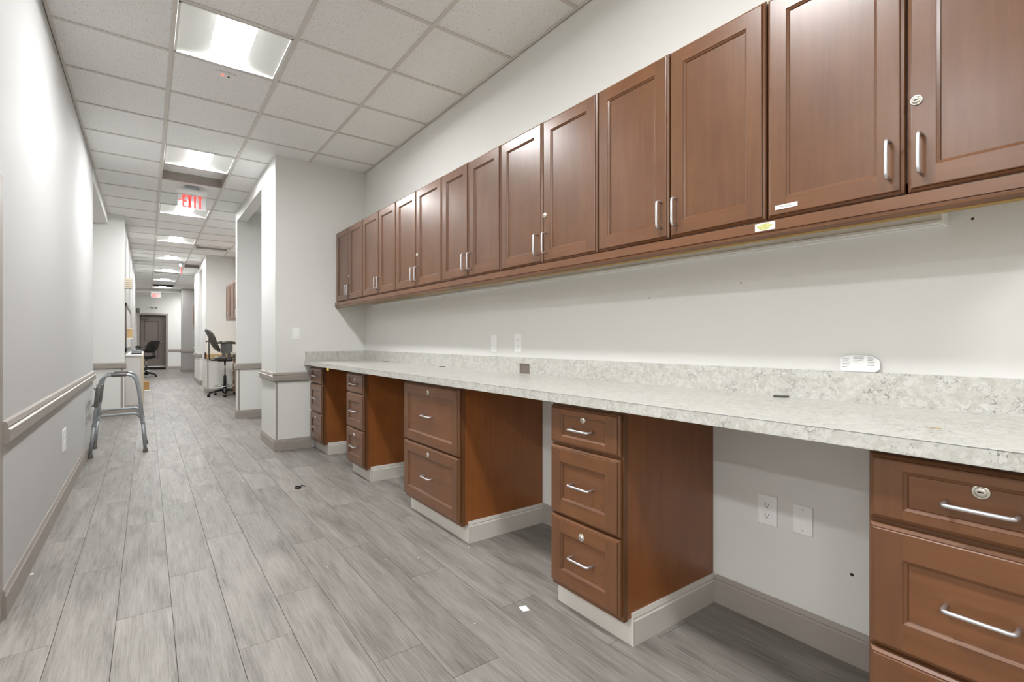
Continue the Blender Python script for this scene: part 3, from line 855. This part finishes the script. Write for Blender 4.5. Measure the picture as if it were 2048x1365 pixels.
# ------------------------------------------------------------------ outlets and switch
def plate_x(X, sg, y0, y1, z0, z1, label, kind, grp=None):
    """wall plate on a wall whose surface is x = X, facing sg"""
    t_ = thing('wall_plate' if kind == 'blank' else 'power_outlet', label, 'outlet' if kind != 'blank' else 'wall plate', (X, (y0+y1)/2, z0), grp)
    ym, zm = (y0+y1)/2, (z0+z1)/2
    obj('plate', B().box(X, X+sg*.006, y0, y1, z0, z1, bev=.0025), 'white', t_)
    if kind == 'blank':
        for z in (z0+.014, z1-.014):
            obj('screw', B().lathe([(0, 0), (.0035, 0), (.003, sg*.0015), (0, sg*.002)], (X+sg*.006, ym, z), 'x', 10), 'white_m', t_)
    else:
        for s2 in (-1, 1):
            zc = zm+s2*.0195
            rc = obj('receptacle', B().lathe([(0, 0), (.0165, 0), (.0165, sg*.0016), (.015, sg*.0024), (0, sg*.0024)], (X+sg*.006, ym, zc), 'x', 18), 'white', t_)
            b = B()
            for dy in (-.006, .006): b.box(X+sg*.0082, X+sg*.0089, ym+dy-.001, ym+dy+.001, zc-.001, zc+.007)
            b.lathe([(0, 0), (.0025, 0), (.0025, sg*.0006), (0, sg*.0006)], (X+sg*.0083, ym, zc-.007), 'x', 8)
            obj('slots', b, 'speckd', rc)
plate_x(XR, -1, 2.495, 2.570, 1.024, 1.141, 'white power outlet on the wall above the backsplash', 'outlet', 'power outlets')
plate_x(XR, -1, 2.772, 2.840, 1.020, 1.135, 'blank white wall plate above the backsplash', 'blank', 'blank plates')
plate_x(XR, -1, .905, .978, .386, .500, 'white power outlet on the wall under the counter', 'outlet', 'power outlets')
plate_x(XR, -1, .781, .848, .388, .493, 'blank white wall plate under the counter beside the outlet', 'blank', 'blank plates')
plate_x(XL, 1, 4.44, 4.60, .345, .495, 'white power outlet low on the left wall', 'outlet', 'power outlets')
t_ = thing('light_switch', 'white rocker light switch on the partition', 'light switch', (1.211, YP, 1.108))
obj('plate', B().box(1.176, 1.246, YP-.006, YP, 1.110, 1.232, bev=.0025), 'white', t_)
obj('rocker', B().prism([(YP-.006, 1.138), (YP-.0125, 1.139), (YP-.007, 1.204), (YP-.006, 1.204)], lambda u, v, a: (a, u, v), 1.196, 1.226), 'white', t_)

# ------------------------------------------------------------------ bits on floor and walls
tag(obj('paper_scrap', B().prism([(1.222, 1.575), (1.250, 1.566), (1.258, 1.606), (1.226, 1.612)], lambda u, v, a: (u, v, a), .0003, .0012), 'paper'), 'square white paper scrap on the floor near the drawer cabinets', 'paper')
cl = thing('cable_clip', 'small black plastic clip lying on the corridor floor', 'clip', (.914, 3.9, 0))
obj('ring', B().tube([(.902+.018*math.cos(a), 3.895+.024*math.sin(a), .007) for a in [2*PI*k/14 for k in range(14)]], .0055, 8, closed=True), 'black', cl)
obj('tail', B().tube([(.92, 3.905, .006), (.934, 3.925, .010), (.95, 3.915, .005), (.955, 3.895, .005)], .0035, 8), 'black', cl)
for (x, y, r) in ((.02, 3.66, .006), (.60, 4.35, .006), (1.10, 2.28, .004), (.70, 2.45, .003), (.96, 2.36, .003), (1.02, 1.62, .004), (-.02, 5.3, .004), (.32, 4.0, .004), (-.435, 3.2, .009), (1.37, 2.24, .004)):
    n_ = 6
    pts = [(x+r*random.uniform(.6, 1.2)*math.cos(2*PI*k/n_), y+r*random.uniform(.6, 1.2)*math.sin(2*PI*k/n_)) for k in range(n_)]
    tag(obj('floor_crumb', B().prism(pts, lambda u, v, a: (u, v, a), .0002, .0016), 'paper'), 'tiny white crumb of debris on the grey floor', 'debris', 'white crumbs on the floor')
for (y, z, r) in ((.66, .30, .006), (.355, 1.45, .004), (1.5, 1.30, .003), (1.05, 1.33, .003)):
    tag(obj('wall_scuff', B().lathe([(0, 0), (r, 0), (r*.6, -.0005), (0, -.0006)], (XR, y, z), 'x', 8), 'speckd'), 'tiny dark scuff mark on the wall behind the counter', 'scuff', 'scuffs on the right wall')

# ------------------------------------------------------------------ walker
wk = thing('walker', 'grey aluminium walking frame standing beside the left wall', 'walker', (-.21, 6.3, 0))
R_ = .0125
for yy, nm in ((6.05, 'near'), (6.55, 'far')):
    lean = -.012 if nm == 'near' else .012
    P = lambda x, z: (x, yy+lean*(z/.77-1)*-1*0, z)
    path = fillet([P(-.428, .03), P(-.372, .62), P(-.345, .765), P(-.10, .772), P(-.068, .62), P(-.014, .03)], .075, 7)
    fr = obj('side_frame', B().tube(path, R_, 12), 'alu', wk)
    obj('grip', B().tube([(-.275, yy, .767), (-.27, yy, .767), (-.165, yy, .770), (-.16, yy, .770)], [.013, .0175, .0175, .013], 12), 'greyp', fr)
    brace = fillet([P(-.405, .33), P(-.36, .385), P(-.08, .392), P(-.045, .33)], .06, 6)
    obj('brace', B().tube(brace, .010, 10), 'alu', fr)
    for x0, x1 in ((-.428, -.3885), (-.014, -.0485)):
        def at(z): return x0+(x1-x0)*(z-.03)/.40
        lg = obj('leg', B().tube([(at(.03), yy, .03), (at(.30), yy, .30)], .0145, 12).tube([(at(.29), yy, .29), (at(.305), yy, .305)], .018, 12, 0), 'alu', wk)
        obj('rubber_tip', B().lathe([(0, 0), (.022, 0), (.022, .006), (.018, .036), (.0145, .042), (0, .042)], (at(.02), yy, 0)), 'rubber', lg)
    obj('hinge_sleeve', B().tube([(-.392, yy, .47), (-.389, yy, .475), (-.3695, yy, .655), (-.3685, yy, .66)], [.015, .0175, .0175, .015], 12), 'greyp', wk)
obj('cross_bar', B().tube(fillet([(-.378, 6.05, .63), (-.398, 6.09, .645), (-.398, 6.51, .645), (-.378, 6.55, .63)], .03), .010, 10), 'alu', wk)
obj('cross_bar', B().tube(fillet([(-.392, 6.05, .49), (-.412, 6.09, .48), (-.412, 6.51, .48), (-.392, 6.55, .49)], .03), .010, 10), 'alu', wk)
obj('release_lever', B().box(-.40, -.35, 6.25, 6.35, .655, .665, bev=.004), 'greyp', wk)

# ------------------------------------------------------------------ swivel chairs
def swivel(name, label, X, Y, rot, fab, seat_z=.80, back_top=1.335, ring=True):
    """drafting chair built facing +x at its own origin, then turned"""
    t_ = thing(name, label, 'chair', (0, 0, 0), 'swivel chairs')
    o = lambda n, b, m, p=t_, **k: obj(n, b, m, p, **k)
    hub = o('hub', B().lathe([(0, .06), (.045, .06), (.05, .11), (.035, .16), (0, .16)]), 'black')
    for k in range(5):
        a = math.radians(36+72*k+8)
        ca, sa = math.cos(a), math.sin(a)
        lg = o('base_leg', B().tube([(0, 0, .125), (.10*ca, .10*sa, .125), (.20*ca, .20*sa, .105), (.285*ca, .285*sa, .075)], [.030, .028, .022, .015], 10), 'black')
        cs = B()
        for s2 in (-1, 1):
            cs.lathe([(0, -.009), (.022, -.009), (.027, -.004), (.027, .004), (.022, .009), (0, .009)], (0, s2*.013, .027), 'y', 14)
        cs.box(-.012, .012, -.004, .004, .02, .062).xf(Matrix.Translation((.285*ca, .285*sa, 0)) @ Matrix.Rotation(a+.6, 4, 'Z'))
        o('caster', cs, 'black', lg)
    lz = seat_z-.10
    o('gas_lift', B().lathe([(0, .14), (.027, .14), (.027, lz*.58), (.018, lz*.58), (0, lz*.58)]), 'black')
    o('column', B().lathe([(0, lz*.56), (.0165, lz*.56), (.0165, lz), (0, lz)]), 'chrome')
    if ring:
        rg = o('foot_ring', B().tube([(.185*math.cos(2*PI*k/28), .185*math.sin(2*PI*k/28), .205) for k in range(28)], .010, 8, closed=True), 'chrome')
        sp_ = B()
        for k in range(3):
            a = 2*PI*k/3+.5
            sp_.tube([(.02*math.cos(a), .02*math.sin(a), .215), (.183*math.cos(a), .183*math.sin(a), .205)], .007, 6)
        o('ring_spoke', sp_, 'chrome', rg)
    o('mechanism', B().box(-.12, .12, -.07, .07, lz-.01, lz+.045, bev=.008), 'black')
    # seat: rounded cushion
    def cushion(w_, d_, th, zc, nx=12, ny=12, dip=.012):
        b = B(); bm = b.bm
        def sup(u, v):     # map the unit square to a super-ellipse
            a = math.atan2(v, u); m_ = max(abs(u), abs(v))
            r = (abs(math.cos(a))**4+abs(math.sin(a))**4)**(-.25)
            return m_*r*math.cos(a), m_*r*math.sin(a), m_
        G = {}
        for s2 in (1, -1):
            for i in range(nx+1):
                for j in range(ny+1):
                    u, v = -1+2*i/nx, -1+2*j/ny
                    x, y, m_ = sup(u, v)
                    e = math.sqrt(max(0, 1-m_**5))
                    z = s2*th/2*e-(dip*(1-m_*m_) if s2 > 0 else 0)
                    if m_ > .999 and s2 < 0: G[(s2, i, j)] = G[(1, i, j)]
                    else: G[(s2, i, j)] = bm.verts.new((x*d_/2, y*w_/2, zc+z))
        for s2 in (1, -1):
            for i in range(nx):
                for j in range(ny):
                    q = [G[(s2, i, j)], G[(s2, i+1, j)], G[(s2, i+1, j+1)], G[(s2, i, j+1)]]
                    f = bm.faces.new(q if s2 > 0 else q[::-1]); f.smooth = True
        return b
    o('seat', cushion(.48, .45, .085, seat_z-.045).xf(Matrix.Translation((.03, 0, 0))), fab)
    # back: cushion stood up and bent
    hgt = back_top-seat_z-.08
    bk = cushion(.44, hgt, .085, 0, 14, 12, 0)
    for v in bk.bm.verts:
        s2 = v.co.x/(hgt/2)
        z = back_top-hgt/2+v.co.x; x = v.co.z
        bend = -.045-.06*s2-.055*s2*abs(s2)
        v.co = Vector((-.17+bend+x+.25*v.co.y**2, v.co.y, z))
    br = o('backrest', bk, fab)
    o('back_bar', B().tube(fillet([(-.06, 0, lz+.01), (-.27, 0, lz+.02), (-.275, 0, back_top-hgt*.45)], .05), .011, 8), 'black', br)
    o('tension_knob', B().tube([(-.26, 0, back_top-hgt*.55), (-.315, 0, back_top-hgt*.55)], .008, 8).lathe([(0, 0), (.02, 0), (.02, -.012), (0, -.012)], (-.31, 0, back_top-hgt*.55), 'x', 12), 'black', br)
    for s2 in (-1, 1):
        am = o('armrest', B().tube([(-.11, s2*.27, seat_z+.245), (-.06, s2*.27, seat_z+.265), (.04, s2*.27, seat_z+.268), (.13, s2*.265, seat_z+.255), (.15, s2*.262, seat_z+.25)], [.012, .026, .028, .024, .012], 10), fab)
        o('arm_post', B().box(-.03, .085, s2*.262, s2*.285, seat_z+.05, seat_z+.25, bev=.006).box(-.005, .06, s2*.255, s2*.28, lz+.02, seat_z+.06, bev=.004), 'greyp', am)
        o('arm_bracket', B().box(0, .055, s2*.06, s2*.275, lz+.008, lz+.024), 'black', am)
    t_.location = (X, Y, 0); t_.rotation_euler = (0, 0, rot)
    return t_
swivel('drafting_stool', 'tall charcoal drafting stool with arms and foot ring in the right bay', 1.245, 11.3, .06, 'darkfab')
swivel('swivel_stool', 'black swivel stool in front of the end door', -.02, 18.6, PI-.75, 'blackfab', .66, 1.12, True)

# ------------------------------------------------------------------ stool bay furniture
hw = thing('half_wall', 'low pale half wall with tan top beside the drafting stool', 'half wall', (1.35, 11.95, 0))
obj('panel', B().box(.99, 1.62, 11.85, 12.4, 0, .735), 'wall', hw)
obj('desktop', B().box(.98, 1.62, 11.82, 12.44, .735, .825, bev=.003), 'tan', hw)
obj('plinth', along_x(BASEB, 11.85, -1, .977, 1.62, along_y(BASEB, .99, -1, 11.85, 12.44)), 'trim', hw)
obj('corner_strip', B().box(.992, 1.012, 11.846, 11.85, .115, .735), 'trim', hw)
eb = thing('wooden_tray', 'small reddish wooden letter tray on the tan half wall', 'tray', (.97, 11.9, .74))
obj('back_board', B().box(.945, .977, 11.84, 12.0, .725, .86, bev=.002), 'maroon', eb)
obj('shelf', B().box(.925, .946, 11.84, 12.0, .735, .745).box(.925, .946, 11.84, 12.0, .785, .795).box(.925, .946, 11.84, 12.0, .84, .85), 'paper', eb)
def small_uppers(X, splits, z0, z1, back, label):
    t_ = thing('bay_wall_cabinet', label, 'cabinet', (X, (splits[0]+splits[-1])/2, z0))
    obj('body', B().box(X+.022, back, min(splits), max(splits), z0, z1), 'wood_s', t_)
    for i in range(len(splits)-1):
        a, c = sorted(splits[i:i+2])
        dr = obj('door', front(a+.003, c-.003, z0, z1, X, .06, .06), ['wood_v', 'wood_h', 'glaze'], t_)
        obj('handle', pull(X, c-.05 if i % 2 else a+.05, z0+.10, True), 'nickel', dr)
    return t_
small_uppers(1.28, [11.46, 10.94, 10.40, 9.86], 1.50, 2.215, 1.62, 'cherry wall cabinet in the stool bay above the drawers')
small_uppers(1.28, [20.3, 19.8, 19.3], 1.52, 2.32, 1.62, 'cherry wall cabinet in the furthest bay')
def small_base(X, y0, y1, back, label):
    t_ = thing('bay_drawer_cabinet', label, 'cabinet', (X, (y0+y1)/2, 0))
    obj('body', B().box(X+.022, back, y0, y1, .10, .845).box(X+.08, back, y0, y1, 0, .10), 'wood_s', t_)
    for z0, z1 in ((.68, .83), (.395, .67), (.115, .385)):
        dr = obj('drawer', front(y0+.003, y1-.003, z0, z1, X, .06, .045, False), ['wood_v', 'wood_h', 'glaze'], t_)
        obj('handle', pull(X, (y0+y1)/2, (z0+z1)/2, False), 'nickel', dr)
    return t_
small_base(1.34, 10.0, 10.42, 1.618, 'cherry drawer cabinet behind the thin pier in the stool bay')
small_base(1.34, 10.54, 10.97, 1.618, 'cherry drawer cabinet just right of the drafting stool')
small_base(1.30, 19.6, 20.3, 1.618, 'cherry drawer cabinet in the furthest bay')
for y0, y1, lb in ((9.0, 10.98, 'granite-look counter in the stool bay'), (16.5, 20.6, 'granite-look counter in the furthest bay')):
    c_ = thing('bay_counter', lb, 'countertop', (1.46, (y0+y1)/2, .85))
    obj('slab', B().box(1.30, 1.618, y0, y1, .848, .886, bev=.001), 'granite', c_)
    obj('backsplash', B().box(1.602, 1.618, y0, y1, .886, .985), 'granite', c_)

# ------------------------------------------------------------------ white counter on the left
nc = thing('reception_counter', 'tall white laminate counter end on the left of the corridor', 'counter', (-.16, 10.9, 0))
obj('body', B().box(-.268, -.07, 9.56, 12.3, .10, .865).box(-.268, -.10, 9.62, 12.3, 0, .10), 'counter_grey', nc)
obj('top', B().box(-.268, -.06, 9.54, 12.32, .865, .89, bev=.002), 'white', nc)
obj('end_strip', B().box(-.075, -.05, 9.55, 12.3, .06, .864, bev=.002), 'beige', nc)
obj('plinth', along_x(BASEB, 9.56, -1, -.268, -.07), 'trim', nc)
ph = thing('dark_item', 'low dark unidentified phone with pale edges on the white counter', 'item', (-.16, 9.9, .89))  # what this dark object is stays unclear, its handset shape is guessed
obj('base', B().prism([(9.72, .89), (10.05, .89), (10.05, .935), (9.72, .905)], lambda u, v, a: (a, u, v), -.20, -.07), 'black', ph)
obj('handset', B().tube([(-.19, 9.74, .935), (-.16, 9.75, .945), (-.11, 9.75, .942), (-.08, 9.74, .932)], [.018, .013, .013, .018], 8), 'alu', ph)
bx = thing('cardboard_box', 'small open brown cardboard box on the floor past the white counter', 'box', (-.02, 13.6, 0))
obj('carton', B().box(-.09, .035, 13.5, 13.75, 0, .20), 'card', bx)
obj('flap', B().prism([(-.09, .0), (.05, 0), (.06, .012), (-.09, .012)], lambda u, v, a: (u, a, v), 13.38, 13.498), 'paper', bx)
# fixtures on the left corridor wall
al = thing('wall_speaker', 'beige square wall speaker high on the narrowed corridor corner', 'speaker', (-.235, 9.42, 1.88))
obj('case', B().box(-.27, -.185, 9.36, 9.50, 1.885, 2.035, bev=.006), 'beige', al)
gr = B()
for k in range(4): gr.box(-.255, -.20, 9.357, 9.3605, 1.91+.028*k, 1.92+.028*k)
obj('grille_bar', gr, 'trim', al)
hb = thing('document_holder', 'tan document holder fixed to the service window', 'holder', (-.24, 9.7, 1.13))
obj('pocket', B().box(-.253, -.185, 9.62, 9.75, 1.14, 1.29, bev=.003), 'tan', hb)
obj('lip', B().box(-.253, -.18, 9.615, 9.755, 1.285, 1.30).box(-.253, -.18, 9.615, 9.755, 1.13, 1.142), 'white', hb)
ch = thing('door_chime', 'grey chime box on the end wall above the door corner', 'chime', (-.27, YE, 2.16))
obj('case', B().box(-.33, -.225, YE-.06, YE, 2.165, 2.33, bev=.005), 'greyp', ch)
obj('button', B().lathe([(0, 0), (.018, 0), (.018, -.01), (0, -.012)], (-.275, YE-.06, 2.26), 'y', 12), 'alu', ch)
el = thing('emergency_light', 'slim white emergency light on the end wall above the door', 'emergency light', (.22, YE, 2.36))
obj('case', B().box(.12, .30, YE-.05, YE, 2.375, 2.42, bev=.006), 'white', el)
for x in (.145, .275):
    obj('lamp_head', B().lathe([(0, 0), (.02, 0), (.026, -.03), (0, -.034)], (x, YE-.05, 2.36), 'y', 12), 'greyp', el)
